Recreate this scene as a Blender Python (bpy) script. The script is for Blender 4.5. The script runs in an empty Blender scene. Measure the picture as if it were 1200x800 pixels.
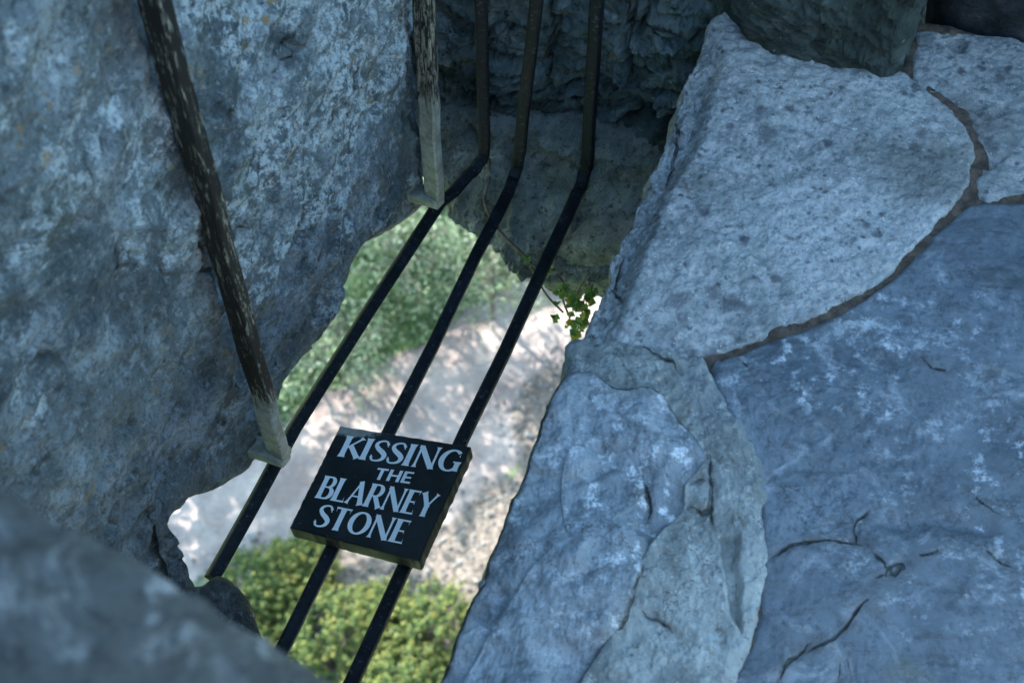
import bpy, math, random
import numpy as np
from mathutils import Vector

# ------------------------------------------------------------------ camera
sc = bpy.context.scene
COL = sc.collection
FPX, PITCH, EYE = 1667.0, math.radians(56.8), 1.6
cam_d = bpy.data.cameras.new('camera')
cam = bpy.data.objects.new('camera', cam_d); COL.objects.link(cam)
cam.location = (0, 0, EYE)
cam.rotation_euler = (math.radians(90) - PITCH, 0, 0)
cam_d.sensor_width = 36.0
cam_d.lens = FPX / 1200 * 36
cam_d.clip_start = 0.02; cam_d.clip_end = 2000
cam_d.dof.use_dof = True
cam_d.dof.focus_distance = 2.25
cam_d.dof.aperture_fstop = 6.0
sc.camera = cam

# ------------------------------------------------------------------ sky, sun, exposure
G = np.array([.354, .935, 0.0]); G /= np.linalg.norm(G)      # along the gap
N = np.array([G[1], -G[0], 0.0])                             # across the gap, to the wall-walk
Z = np.array([0, 0, 1.0])
SUN_EL = math.radians(36)
sd = -0.90 * N + 0.43 * G; sd /= np.linalg.norm(sd)
sun_dir = Vector((sd[0] * math.cos(SUN_EL), sd[1] * math.cos(SUN_EL), math.sin(SUN_EL)))
world = bpy.data.worlds.new('World'); sc.world = world; world.use_nodes = True
wn = world.node_tree
sky = wn.nodes.new('ShaderNodeTexSky'); sky.sky_type = 'NISHITA'; sky.sun_disc = False
sky.sun_elevation = SUN_EL; sky.sun_rotation = math.atan2(sd[0], sd[1])
sky.ozone_density = 0.6; sky.dust_density = 1.5
bg = wn.nodes['Background']; bg.inputs['Strength'].default_value = 0.15
tint = wn.nodes.new('ShaderNodeMix'); tint.data_type = 'RGBA'; tint.blend_type = 'MULTIPLY'; tint.inputs[0].default_value = 1.0
tint.inputs[7].default_value = (.78, 1.03, 1.04, 1)
wn.links.new(sky.outputs[0], tint.inputs[6]); wn.links.new(tint.outputs[2], bg.inputs['Color'])
sun_d = bpy.data.lights.new('sun', 'SUN'); sun_d.energy = 3.3; sun_d.angle = math.radians(0.55)
sun_d.color = (1.0, 0.94, 0.86)
sun = bpy.data.objects.new('sun', sun_d); COL.objects.link(sun)
sun.rotation_euler = sun_dir.to_track_quat('Z', 'Y').to_euler(); sun.location = (-6, 8, 12)
sc.view_settings.view_transform = 'Standard'; sc.view_settings.look = 'None'
sc.view_settings.gamma = 1; sc.view_settings.exposure = 2.75
sc.view_settings.use_curve_mapping = False

# ------------------------------------------------------------------ helpers: space
_F = np.array([0, math.cos(PITCH), -math.sin(PITCH)]); _U = np.array([0, math.sin(PITCH), math.cos(PITCH)])
_C = np.array([0, 0, EYE])
def ray(u, v): return _F + np.array([1., 0, 0]) * (u - 600) / FPX + _U * (400 - v) / FPX
def onz(u, v, z): d = ray(u, v); return _C + d * (z - EYE) / d[2]
def onn(u, v, c): d = ray(u, v); return _C + d * (c - _C @ N) / (d @ N)
def ong(u, v, c): d = ray(u, v); return _C + d * (c - _C @ G) / (d @ G)
def W(n, g, z): return N * n + G * g + Z * z
def ngz(p): return np.array([p @ N, p @ G, p[2]])

# ------------------------------------------------------------------ helpers: noise
_perm = np.random.RandomState(7).permutation(256); _perm = np.concatenate([_perm, _perm, _perm])
_grad = np.random.RandomState(8).normal(size=(256, 3)); _grad /= np.linalg.norm(_grad, axis=1)[:, None]
def perlin(p):
    i = np.floor(p).astype(np.int64); f = p - i; i &= 255
    u = f * f * f * (f * (f * 6 - 15) + 10); r = 0
    for dx in (0, 1):
        for dy in (0, 1):
            for dz in (0, 1):
                h = _perm[_perm[_perm[(i[:, 0] + dx) & 255] + ((i[:, 1] + dy) & 255)] + ((i[:, 2] + dz) & 255)]
                gr = _grad[h]
                d = gr[:, 0] * (f[:, 0] - dx) + gr[:, 1] * (f[:, 1] - dy) + gr[:, 2] * (f[:, 2] - dz)
                w = (u[:, 0] if dx else 1 - u[:, 0]) * (u[:, 1] if dy else 1 - u[:, 1]) * (u[:, 2] if dz else 1 - u[:, 2])
                r = r + w * d
    return r * 1.5
def fbm(p, scale, octs=5, gain=.5, off=0.0, ridged=False):
    p = np.asarray(p) * scale + off; a = 1; s = 0
    for _ in range(octs):
        v = perlin(p)
        if ridged: v = 1 - 2 * np.abs(v)
        s = s + a * v; a *= gain; p = p * 2.03 + 17.3
    return s
def P3(xy, k=0.0): return np.column_stack([xy, np.full(len(xy), k)])
def seg_dist(P, pts, closed=False):
    pts = np.asarray(pts, float); best = np.full(len(P), 1e9)
    m = len(pts) if closed else len(pts) - 1
    for i in range(m):
        a, b = pts[i], pts[(i + 1) % len(pts)]; ab = b - a
        t = np.clip(((P - a) @ ab) / (ab @ ab + 1e-12), 0, 1)
        best = np.minimum(best, np.hypot(*(P - a - t[:, None] * ab).T))
    return best
def inside(P, poly):
    c = np.zeros(len(P), bool); poly = np.asarray(poly, float)
    for i in range(len(poly)):
        a, b = poly[i - 1], poly[i]
        if a[1] == b[1]: continue
        hit = ((a[1] > P[:, 1]) != (b[1] > P[:, 1])) & (P[:, 0] < (b[0] - a[0]) * (P[:, 1] - a[1]) / (b[1] - a[1]) + a[0])
        c ^= hit
    return c
def sdf(P, poly): d = seg_dist(P, poly, True); return np.where(inside(P, poly), d, -d)
def smooth(a, b, x): t = np.clip((x - a) / (b - a), 0, 1); return t * t * (3 - 2 * t)
def resample(pts, m, closed=True, curve=True):
    pts = np.asarray(pts, float)
    if curve:                                             # Catmull-Rom
        out = []; k = len(pts)
        for i in range(k if closed else k - 1):
            g4 = [pts[(i + j) % k] if closed else pts[min(max(i + j, 0), k - 1)] for j in (-1, 0, 1, 2)]
            for t in np.linspace(0, 1, 12, endpoint=False):
                out.append(.5 * (2 * g4[1] + (g4[2] - g4[0]) * t + (2 * g4[0] - 5 * g4[1] + 4 * g4[2] - g4[3]) * t * t + (3 * g4[1] - g4[0] - 3 * g4[2] + g4[3]) * t ** 3))
        if not closed: out.append(pts[-1])
        pts = np.array(out)
    q = np.vstack([pts, pts[:1]]) if closed else pts
    L = np.concatenate([[0], np.cumsum(np.linalg.norm(np.diff(q, axis=0), axis=1))])
    t = np.linspace(0, L[-1], m, endpoint=not closed)
    return np.column_stack([np.interp(t, L, q[:, k]) for k in range(q.shape[1])])

# ------------------------------------------------------------------ helpers: objects
def tag(o, label=None, cat=None, group=None, kind=None):
    if label: o['label'] = label
    if cat: o['category'] = cat
    if group: o['group'] = group
    if kind: o['kind'] = kind
    return o
def link(name, verts, faces, mat, parent=None, smooth_=True, loc=None, attrs=None):
    verts = np.asarray(verts, float)
    base = np.zeros(3) if parent is not None or loc is None else np.asarray(loc, float)
    pl = np.zeros(3)
    if parent is not None: pl = np.array(parent.get('_base', (0, 0, 0)))
    me = bpy.data.meshes.new(name); v = verts - (pl if parent is not None else base)
    me.vertices.add(len(v)); me.vertices.foreach_set('co', v.astype(np.float32).ravel())
    if isinstance(faces, np.ndarray):
        k = faces.shape[1]; nf = len(faces)
        me.loops.add(nf * k); me.loops.foreach_set('vertex_index', faces.astype(np.int32).ravel())
        me.polygons.add(nf); me.polygons.foreach_set('loop_start', np.arange(0, nf * k, k, dtype=np.int32))
    else:
        tot = sum(len(f) for f in faces)
        me.loops.add(tot); me.loops.foreach_set('vertex_index', np.fromiter((i for f in faces for i in f), np.int32, tot))
        me.polygons.add(len(faces)); st = np.cumsum([0] + [len(f) for f in faces[:-1]]).astype(np.int32)
        me.polygons.foreach_set('loop_start', st)
    me.update(calc_edges=True); me.validate()
    me.polygons.foreach_set('use_smooth', np.full(len(me.polygons), smooth_, bool))
    for an, av in (attrs or {}).items():
        a = me.attributes.new(an, 'FLOAT', 'POINT'); a.data.foreach_set('value', np.asarray(av, np.float32))
    o = bpy.data.objects.new(name, me); COL.objects.link(o)
    if mat: me.materials.append(mat)
    o.location = base
    if parent is not None: o.parent = parent
    o['_base'] = [float(x) for x in (pl if parent is not None else base)]
    return o
def empty(name, p):
    o = bpy.data.objects.new(name, None); COL.objects.link(o); o.location = p; o.empty_display_size = .05
    o['_base'] = [float(x) for x in p]; return o
class MB:                                                 # collects pieces into one mesh
    def __init__(s): s.v = []; s.f = []; s.n = 0
    def add(s, v, f):
        v = np.asarray(v, float); s.v.append(v); s.f += [tuple(i + s.n for i in q) for q in f]; s.n += len(v)
    def build(s, name, mat, parent=None, smooth_=False, loc=None, attrs=None):
        return link(name, np.vstack(s.v), s.f, mat, parent, smooth_, loc, attrs)
def sweep(path, prof, up=Z, roll=0.0, cap=True, taper=None):
    """profile (m x 2) carried along a polyline; the frame is carried along without twist"""
    path = np.asarray(path, float); m = len(prof); k = len(path); V = []; side = None
    for i in range(k):
        t = path[min(i + 1, k - 1)] - path[max(i - 1, 0)]; t /= np.linalg.norm(t)
        if side is None:
            side = np.cross(t, up); side /= np.linalg.norm(side)
        side = side - t * (side @ t); side /= np.linalg.norm(side); nn = np.cross(side, t)
        c, s_ = math.cos(roll), math.sin(roll); a = side * c + nn * s_; b = nn * c - side * s_
        w = taper[i] if taper is not None else 1.0
        for (x, y) in prof: V.append(path[i] + (a * x + b * y) * w)
    Fc = [(i * m + j, i * m + (j + 1) % m, (i + 1) * m + (j + 1) % m, (i + 1) * m + j) for i in range(k - 1) for j in range(m)]
    if cap: Fc += [tuple(range(m))[::-1], tuple((k - 1) * m + j for j in range(m))]
    return np.array(V), Fc
def rect_prof(w, h, b):
    x, y = w / 2, h / 2
    return [(-x + b, -y), (x - b, -y), (x - b * .3, -y + b * .3), (x, -y + b), (x, y - b), (x - b * .3, y - b * .3), (x - b, y), (-x + b, y), (-x + b * .3, y - b * .3), (-x, y - b), (-x, -y + b), (-x + b * .3, -y + b * .3)]
def round_prof(r, m=10): return [(r * math.cos(2 * math.pi * j / m), r * math.sin(2 * math.pi * j / m)) for j in range(m)]
def add_box(mb, lo, hi, bev=0.0):
    n0, g0, z0 = lo; n1, g1, z1 = hi
    v = [W(n, g, z) for z in (z0, z1) for g in (g0, g1) for n in (n0, n1)]
    mb.add(v, [(0, 2, 3, 1), (4, 5, 7, 6), (0, 1, 5, 4), (2, 6, 7, 3), (0, 4, 6, 2), (1, 3, 7, 5)])

def stone_mesh(outline, frame, thick, hfun=None, center=None, m=900, rings=160, edge=.02, rough=.006, rscale=14,
               amp=.01, ascale=4, fine=.0015, seed=0., curve=True, flare=0.0, side_steps=18, edge_pow=2.0, edge_noise=.5, cracks=None, edge_crack=0):
    """One weathered stone: an outline in its own plane, a relief on its face, rounded arrises and a thick body."""
    o, ax, ay, az = frame
    b = resample(outline, m, True, curve)
    c = np.array(center if center is not None else b.mean(0), float)
    tang = np.roll(b, -1, 0) - np.roll(b, 1, 0); nrm = np.column_stack([tang[:, 1], -tang[:, 0]]); nrm /= np.linalg.norm(nrm, axis=1)[:, None]
    b = b + nrm * (rough * fbm(P3(b, seed), rscale, 5, .55))[:, None]
    s = np.linspace(0, 1, rings + 1)[1:] ** .62
    xy = (c + s[:, None, None] * (b - c)[None]).reshape(-1, 2)
    pol = b[::max(1, m // 150)]
    rad = ((1 - s)[:, None] * np.linalg.norm(b - c, axis=1)[None]).ravel(); d = np.full(len(xy), .5); near = rad < 8 * edge + .02
    d[near] = seg_dist(xy[near], pol, True)
    er = edge * (1 + edge_noise * fbm(P3(xy, seed + 3), 9, 3)); er = np.maximum(er, edge * .25)
    q = np.clip(1 - d / er, 0, 1); drop = er * (1 - np.sqrt(np.maximum(1 - q ** edge_pow, 0)))
    drop[-m:] = er[-m:]
    h = amp * fbm(P3(xy, seed), ascale, 5, .5) + fine * fbm(P3(xy, seed + 9), 60, 3, .6)
    if hfun is not None: h = h + hfun(xy, d)
    h = h - drop
    V = [o + xy[:, :1] * ax + xy[:, 1:] * ay + h[:, None] * az]
    rim = xy[-m:]; rh = h[-m:]
    for k in range(1, side_steps + 1):
        t = (k / side_steps) ** 1.6
        out = flare * t * thick + .012 * fbm(np.column_stack([rim * 7, np.full(m, seed + t * thick * 7)]), 1, 3) * min(1, t * 8)
        r2 = rim + nrm * out[:, None] if isinstance(out, np.ndarray) else rim + nrm * out
        V.append(o + r2[:, :1] * ax + r2[:, 1:] * ay + (rh * (1 - t) - thick * t)[:, None] * az)
    V.append((o + c[0] * ax + c[1] * ay + (h[:m].mean()) * az)[None]); V.append((o + c[0] * ax + c[1] * ay - thick * az)[None])
    V = np.vstack(V); R_ = rings + side_steps; j = np.arange(m); j2 = (j + 1) % m
    quads = np.vstack([np.column_stack([r * m + j, (r + 1) * m + j, (r + 1) * m + j2, r * m + j2]) for r in range(R_ - 1)])
    tri = [(R_ * m, a, bb) for a, bb in zip(j, j2)] + [(R_ * m + 1, (R_ - 1) * m + bb, (R_ - 1) * m + a) for a, bb in zip(j, j2)]
    flip = np.dot(np.cross(ax, ay), az) < 0
    area = np.sum(b[:, 0] * np.roll(b[:, 1], -1) - np.roll(b[:, 0], -1) * b[:, 1])
    F = [tuple(x) for x in quads.tolist()] + tri
    if flip != (area < 0): F = [f[::-1] for f in F]
    A = np.full(len(V), .03)
    if cracks is not None or edge_crack:
        if cracks is not None: A[:len(xy)] = np.minimum(crack_dist(xy, cracks), .03)
        if edge_crack: A[:len(xy)] = np.minimum(A[:len(xy)], d * edge_crack)
    return V, F, A
def crack_dist(xy, lines):
    q = xy + np.column_stack([fbm(P3(xy, 1.), 18, 4), fbm(P3(xy, 5.), 18, 4)]) * .007; best = np.full(len(xy), .03)
    for L in lines:
        L = np.asarray(L, float); lo, hi = L.min(0) - .06, L.max(0) + .06
        m = np.all((q > lo) & (q < hi), axis=1)
        if m.any():
            Lr = L; ln = np.concatenate([[0], np.cumsum(np.linalg.norm(np.diff(L, axis=0), axis=1))])
            dd = seg_dist(q[m], Lr); ends = np.minimum(np.linalg.norm(q[m] - L[0], axis=1), np.linalg.norm(q[m] - L[-1], axis=1))
            best[m] = np.minimum(best[m], dd + .0022 * smooth(.03, .0, ends))
    return best
def stone(name, mat, *a, parent=None, extra=None, **k):
    V, F, A = stone_mesh(*a, **k)
    return link(name, V, F, mat, parent, True, loc=V.mean(0) if parent is None else None, attrs={'crack': A, **(extra(V) if extra else {})})

# ------------------------------------------------------------------ materials
class NT:
    def __init__(s, name):
        s.m = bpy.data.materials.new(name); s.m.use_nodes = True; s.t = s.m.node_tree; s.p = s.t.nodes['Principled BSDF']
        s.co = s.t.nodes.new('ShaderNodeTexCoord').outputs['Object']
    def L(s, a, b): s.t.links.new(a, b)
    def node(s, ty, **kw):
        n = s.t.nodes.new(ty)
        for k, v in kw.items(): setattr(n, k, v)
        return n
    def mapped(s, sx=1, sy=1, sz=1, rot=(0, 0, 0), loc=(0, 0, 0), src=None):
        r = s.node('ShaderNodeMapping'); r.inputs['Rotation'].default_value = rot; r.inputs['Location'].default_value = loc
        r.inputs['Scale'].default_value = (sx, sy, sz)
        s.L(src or s.co, r.inputs[0]); return r.outputs[0]
    def noise(s, scale, det=6, rough=.6, co=None, dist=0.0, off=None):
        n = s.node('ShaderNodeTexNoise'); n.inputs['Scale'].default_value = scale; n.inputs['Detail'].default_value = det
        n.inputs['Roughness'].default_value = rough; n.inputs['Distortion'].default_value = dist
        c = co or s.co
        if off is not None: c = s.mapped(loc=(off, off * 1.7, off * .6), src=c)
        s.L(c, n.inputs['Vector']); return n.outputs['Fac']
    def voro(s, scale, feature='F1', co=None, out='Distance', rand=1.0):
        n = s.node('ShaderNodeTexVoronoi', feature=feature); n.inputs['Scale'].default_value = scale; n.inputs['Randomness'].default_value = rand
        s.L(co or s.co, n.inputs['Vector']); return n.outputs[out]
    def ramp(s, fac, lo, hi, a=0.0, b=1.0):
        n = s.node('ShaderNodeMapRange'); n.interpolation_type = 'SMOOTHSTEP'
        n.inputs['From Min'].default_value = lo; n.inputs['From Max'].default_value = hi
        n.inputs['To Min'].default_value = a; n.inputs['To Max'].default_value = b
        s.L(fac, n.inputs['Value']); return n.outputs['Result']
    def mix(s, fac, a, b, mode='MIX'):
        n = s.node('ShaderNodeMix', data_type='RGBA', blend_type=mode)
        for sock, val in ((n.inputs[0], fac), (n.inputs[6], a), (n.inputs[7], b)):
            if isinstance(val, (int, float)): sock.default_value = val
            elif isinstance(val, tuple): sock.default_value = (*val, 1) if len(val) == 3 else val
            else: s.L(val, sock)
        return n.outputs[2]
    def math(s, op, a, b=None):
        n = s.node('ShaderNodeMath', operation=op)
        for sock, val in ((n.inputs[0], a), (n.inputs[1], b)):
            if val is None: continue
            if isinstance(val, (int, float)): sock.default_value = val
            else: s.L(val, sock)
        return n.outputs[0]
    def bump(s, h, dist, strength=1.0, prev=None):
        n = s.node('ShaderNodeBump'); n.inputs['Distance'].default_value = dist; n.inputs['Strength'].default_value = strength
        s.L(h, n.inputs['Height'])
        if prev is not None: s.L(prev, n.inputs['Normal'])
        return n.outputs[0]
    def attr(s, name): n = s.node('ShaderNodeAttribute'); n.attribute_name = name; return n.outputs['Fac']
    def hair(s, col, scale, c, k=.7):
        wob = s.node('ShaderNodeVectorMath', operation='ADD'); nz = s.node('ShaderNodeTexNoise'); nz.inputs['Scale'].default_value = scale * 1.6; nz.inputs['Detail'].default_value = 8; nz.inputs['Roughness'].default_value = .65
        s.L(s.co, nz.inputs['Vector']); sv = s.node('ShaderNodeVectorMath', operation='SCALE'); s.L(nz.outputs['Color'], sv.inputs[0]); sv.inputs['Scale'].default_value = 1.1 / scale
        s.L(s.co, wob.inputs[0]); s.L(sv.outputs[0], wob.inputs[1])
        e = s.voro(scale, 'DISTANCE_TO_EDGE', wob.outputs[0]); m = s.math('MULTIPLY', s.ramp(e, .011, .002), s.ramp(s.noise(scale * .8, 3, .5, off=21), .50, .62))
        return s.mix(s.math('MULTIPLY', m, k), col, c)
    def crack(s, col, bmp, c=(.03, .028, .024), w=.0016, k=.85):
        a = s.attr('crack'); d = s.math('ADD', a, s.math('MULTIPLY', s.math('SUBTRACT', s.noise(55, 5, .7, off=13), .5), .006))
        line = s.ramp(d, w * 1.5, w * .3)
        line = s.math('MULTIPLY', line, s.ramp(s.noise(30, 3, .5, off=31), .36, .50, .25, 1))
        soft = s.ramp(d, .016, .002, 0, .25)
        col = s.mix(s.math('MULTIPLY', line, k), s.mix(soft, col, tuple(x * 2.5 for x in c)), c)
        return col, s.bump(s.ramp(d, 0, w * 2.2), .012, .9, bmp)
    def done(s, col, rough=.8, bump=None, spec=.4):
        if isinstance(col, tuple): s.p.inputs['Base Color'].default_value = (*col, 1)
        else: s.L(col, s.p.inputs['Base Color'])
        if isinstance(rough, (int, float)): s.p.inputs['Roughness'].default_value = rough
        else: s.L(rough, s.p.inputs['Roughness'])
        s.p.inputs['Specular IOR Level'].default_value = spec
        if bump is not None: s.L(bump, s.p.inputs['Normal'])
        return s.m

def mat_parapet():
    t = NT('parapet_stone')
    ax = t.mapped(rot=(0, 0, -math.atan2(G[1], G[0])))            # x along the gap
    st = t.mapped(1.0, 1.0, .28, rot=(0, math.radians(-42), 0), src=ax)     # streaks
    big = t.noise(3.2, 5, .6); med = t.noise(13, 8, .68, dist=.6); strk = t.noise(16, 7, .65, co=st, dist=.3)
    col = t.mix(t.ramp(big, .35, .65), (0.071, 0.092, 0.102), (0.142, 0.168, 0.178))
    col = t.mix(t.ramp(strk, .46, .64, 0, .85), col, (0.232, 0.269, 0.292))
    col = t.mix(t.ramp(t.noise(24, 10, .74, off=1.2), .48, .36, 0, .85), col, (0.038, 0.051, 0.056))
    col = t.mix(t.ramp(t.noise(9, 11, .76, off=8.1), .50, .62, 0, .9), col, (0.299, 0.341, 0.364))
    lic_shade = t.math('ADD', t.noise(6, 7, .72, off=3.1), t.math('MULTIPLY', t.attr('lichen'), .12))  # lichen amount also carries the painted shade at the lower left
    wh = t.math('MULTIPLY', t.ramp(lic_shade, .51, .61), t.ramp(t.noise(52, 6, .75), .44, .56))
    col = t.mix(wh, col, (0.481, 0.539, 0.565))
    col = t.mix(t.ramp(t.noise(120, 5, .8, off=4), .52, .40, 0, .6), col, (0.041, 0.053, 0.059))
    col = t.mix(t.ramp(t.noise(85, 5, .8, off=6), .56, .66, 0, .5), col, (0.415, 0.460, 0.482))
    gr = t.ramp(t.noise(5, 5, .6, off=9.2), .56, .72)
    col = t.mix(t.math('MULTIPLY', gr, .55), col, (0.083, 0.107, 0.072))
    orng = t.math('MULTIPLY', t.ramp(t.noise(6, 3, .5, off=5.5), .5, .62), t.ramp(t.noise(38, 3, .6, off=1.5), .6, .67))
    col = t.mix(t.math('MULTIPLY', orng, .8), col, (0.299, 0.195, 0.082))
    pit = t.ramp(t.voro(26), .0, .16)
    col = t.mix(t.math('MULTIPLY', t.ramp(t.noise(10, 3, .5, off=7.7), .55, .6), t.math('SUBTRACT', 1.0, pit)), col, (0.017, 0.021, 0.020))
    b = t.bump(t.noise(45, 8, .72), .012, .8); b = t.bump(strk, .010, .7, b); b = t.bump(t.noise(260, 4, .7), .0025, .7, b)
    col, b = t.crack(col, b)
    return t.done(col, t.ramp(med, .3, .7, .62, .88), b, .35)
def mat_back():
    t = NT('pier_stone')
    big = t.noise(4, 5, .6); med = t.noise(15, 9, .7, dist=.5)
    col = t.mix(t.ramp(big, .38, .62), (0.102, 0.144, 0.150), (0.206, 0.255, 0.252))
    col = t.mix(t.ramp(med, .50, .66), col, (0.318, 0.394, 0.413))
    col = t.mix(t.ramp(t.noise(34, 8, .72, off=5), .47, .34), col, (0.033, 0.048, 0.049))
    moss = t.math('MULTIPLY', t.ramp(t.math('ADD', t.noise(6, 8, .7, off=4.4), t.math('MULTIPLY', t.attr('moss'), .28)), .54, .70), .8)
    col = t.mix(moss, col, (0.031, 0.043, 0.030))
    wh = t.ramp(t.noise(55, 5, .75, off=2.2), .66, .72)
    col = t.mix(wh, col, (0.468, 0.574, 0.620))
    col = t.mix(t.math('MULTIPLY', t.ramp(t.noise(22, 3, .5, off=6.6), .67, .74), .7), col, (0.262, 0.203, 0.069))
    b = t.bump(t.noise(40, 9, .75), .016, .9); b = t.bump(t.noise(220, 4, .7), .003, .8, b)
    col, b = t.crack(col, b)
    return t.done(col, .85, b, .3)
def mat_corbel():
    t = NT('corbel_stone')
    med = t.noise(12, 9, .75); 
    col = t.mix(t.ramp(med, .38, .62), (.30, .33, .30), (.60, .63, .59))
    col = t.mix(t.ramp(t.noise(120, 4, .8), .58, .7), col, (.6, .61, .56))
    col = t.mix(t.ramp(t.noise(60, 6, .8, off=3), .48, .36, 0, .8), col, (.07, .075, .06))
    col = t.mix(t.math('MULTIPLY', t.ramp(t.noise(4, 6, .6, off=2), .52, .64), .5), col, (.17, .19, .10))
    b = t.bump(t.noise(60, 9, .75), .012, .9); b = t.bump(t.noise(240, 4, .7), .003, .8, b)
    return t.done(col, .9, b, .3)
def mat_speckled(name, warm=0.0, dark=1.0):
    t = NT(name)
    med = t.noise(5, 6, .6); fine = t.noise(110, 6, .75); mid = t.noise(30, 7, .7, dist=.4)
    a = (.19 * dark, .205 * dark, .205 * dark); bcol = (.34 * dark, .355 * dark, .35 * dark)
    col = t.mix(t.ramp(med, .35, .65), a, bcol)
    col = t.mix(t.ramp(mid, .40, .64, 0, .7), col, (.44 * dark, .43 * dark, .43 * dark))
    # darker pebbles in the conglomerate, of several sizes
    for sc_, lo, hi, off, c in ((34, .15, .24, 1.0, (0.054, 0.054, 0.066)), (70, .14, .24, 5.0, (0.044, 0.044, 0.054)), (15, .10, .2, 8.0, (0.078, 0.076, 0.088))):
        co = t.mapped(loc=(off, off, 0)); wob = t.node('ShaderNodeVectorMath', operation='ADD'); nz = t.node('ShaderNodeTexNoise'); nz.inputs['Scale'].default_value = sc_ * 1.5
        t.L(t.co, nz.inputs['Vector']); sv = t.node('ShaderNodeVectorMath', operation='SCALE'); t.L(nz.outputs['Color'], sv.inputs[0]); sv.inputs['Scale'].default_value = .6 / sc_
        t.L(co, wob.inputs[0]); t.L(sv.outputs[0], wob.inputs[1])
        vd = t.voro(sc_, co=wob.outputs[0]); keep = t.ramp(t.noise(sc_ * .35, 2, .5, off=off), .46, .62)
        col = t.mix(t.math('MULTIPLY', t.ramp(vd, hi * 1.6, lo * 1.1), t.math('MULTIPLY', keep, .8)), col, tuple(x * dark for x in c))
    col = t.mix(t.ramp(fine, .53, .38, 0, .6), col, (.10 * dark, .12 * dark, .125 * dark))
    col = t.mix(t.ramp(t.noise(170, 3, .7, off=3), .63, .70), col, (.58 * dark, .58 * dark, .57 * dark))
    stn = t.math('MULTIPLY', t.ramp(t.noise(3.5, 5, .6, off=11), .54, .7), .5)
    col = t.mix(stn, col, (0.063, 0.063, 0.049))
    b = t.bump(t.noise(70, 8, .75), .0016, .8); b = t.bump(fine, .0012, .8, b)
    col, b = t.crack(col, b)
    return t.done(col, t.ramp(mid, .3, .7, .55, .8), b, .4)
def mat_smooth(name, c0, c1, c2, gl=.36, vein=.5):
    t = NT(name)
    big = t.noise(3.5, 6, .6, dist=.8); med = t.noise(14, 8, .68, dist=1.2); sc2 = t.noise(11, 9, .7, co=t.mapped(1, 2.2, 1, rot=(0, 0, .5)), dist=.6)
    col = t.mix(t.ramp(big, .33, .67), c0, c1)
    col = t.mix(t.ramp(med, .52, .70, 0, vein), col, c2)
    col = t.mix(t.ramp(sc2, .50, .34, 0, .7), col, tuple(x * .5 for x in c0))
    col = t.mix(t.math('MULTIPLY', t.ramp(t.noise(34, 7, .72), .53, .66), t.ramp(t.noise(3.1, 3, .5, off=4), .46, .60)), col, tuple(min(1, x * 1.5) for x in c2))
    col = t.mix(t.ramp(t.noise(150, 5, .8), .60, .74, 0, .35), col, tuple(x * 1.3 for x in c2))
    col = t.mix(t.math('MULTIPLY', t.ramp(t.noise(5, 4, .6, off=8), .58, .7), .5), col, (.10, .105, .07))
    col = t.mix(t.math('MULTIPLY', t.ramp(t.noise(19, 10, .78, co=t.mapped(1, 1.4, 1, rot=(0, 0, -.7)), off=3), .52, .64), t.ramp(t.noise(2.6, 4, .6, off=6), .47, .62)), col, tuple(min(1, x * 1.25) for x in c2))
    col = t.mix(t.ramp(t.noise(75, 8, .8, off=17), .50, .38, 0, .6), col, tuple(x * .5 for x in c0))
    col = t.hair(col, 4.2, tuple(x * .35 for x in c0)); col = t.mix(t.ramp(t.noise(230, 4, .8, off=2), .56, .66, 0, .5), col, tuple(x * .55 for x in c0))
    b = t.bump(med, .0018, .5); b = t.bump(t.noise(60, 9, .78), .0032, .7, b); b = t.bump(t.noise(300, 3, .7), .001, .6, b)
    col, b = t.crack(col, b, w=.0012)
    return t.done(col, t.ramp(t.noise(24, 7, .7, off=5), .3, .7, gl, gl + .28), b, .5)
def mat_mortar():
    t = NT('mortar')
    med = t.noise(9, 9, .7, dist=.4)
    col = t.mix(t.ramp(med, .38, .62), (0.180, 0.198, 0.192), (0.348, 0.372, 0.360))
    col = t.mix(t.ramp(t.noise(4, 6, .65, off=3), .52, .66, 0, .75), col, (0.156, 0.174, 0.186))
    col = t.mix(t.ramp(t.noise(26, 9, .75, off=1), .54, .64, 0, .7), col, (0.480, 0.504, 0.480))
    col = t.mix(t.ramp(t.noise(110, 6, .8), .56, .68, 0, .7), col, (0.552, 0.564, 0.540))
    col = t.mix(t.ramp(t.noise(80, 6, .8, off=6), .56, .66, 0, .8), col, (0.090, 0.096, 0.090))
    col = t.mix(t.ramp(t.noise(3, 6, .7, off=9), .58, .68, 0, .5), col, (0.192, 0.156, 0.108))
    col = t.hair(col, 5.5, (0.048, 0.048, 0.043))
    b = t.bump(t.noise(35, 9, .75), .006, .8); b = t.bump(t.noise(170, 5, .8), .0022, .8, b)
    col, b = t.crack(col, b)
    return t.done(col, .8, b, .35)
def mat_simple(name, c0, c1, scale=20, rough=.8, bd=.004, spec=.4):
    t = NT(name); med = t.noise(scale, 7, .7)
    col = t.mix(t.ramp(med, .35, .65), c0, c1)
    return t.done(col, rough, t.bump(t.noise(scale * 3, 6, .7), bd, .8), spec)
def mat_iron():
    t = NT('painted_iron'); med = t.noise(26, 8, .7)
    col = t.mix(t.ramp(med, .4, .62), (.005, .007, .010), (.014, .018, .024))
    col = t.mix(t.ramp(t.noise(110, 6, .75, off=2), .56, .66, 0, .7), col, (.085, .095, .11))
    col = t.mix(t.ramp(t.noise(40, 6, .75, off=7), .69, .76, 0, .35), col, (.035, .031, .03))
    b = t.bump(t.noise(90, 7, .7), .0012, .9)
    return t.done(col, t.ramp(med, .3, .7, .5, .68), b, .22)
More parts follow.
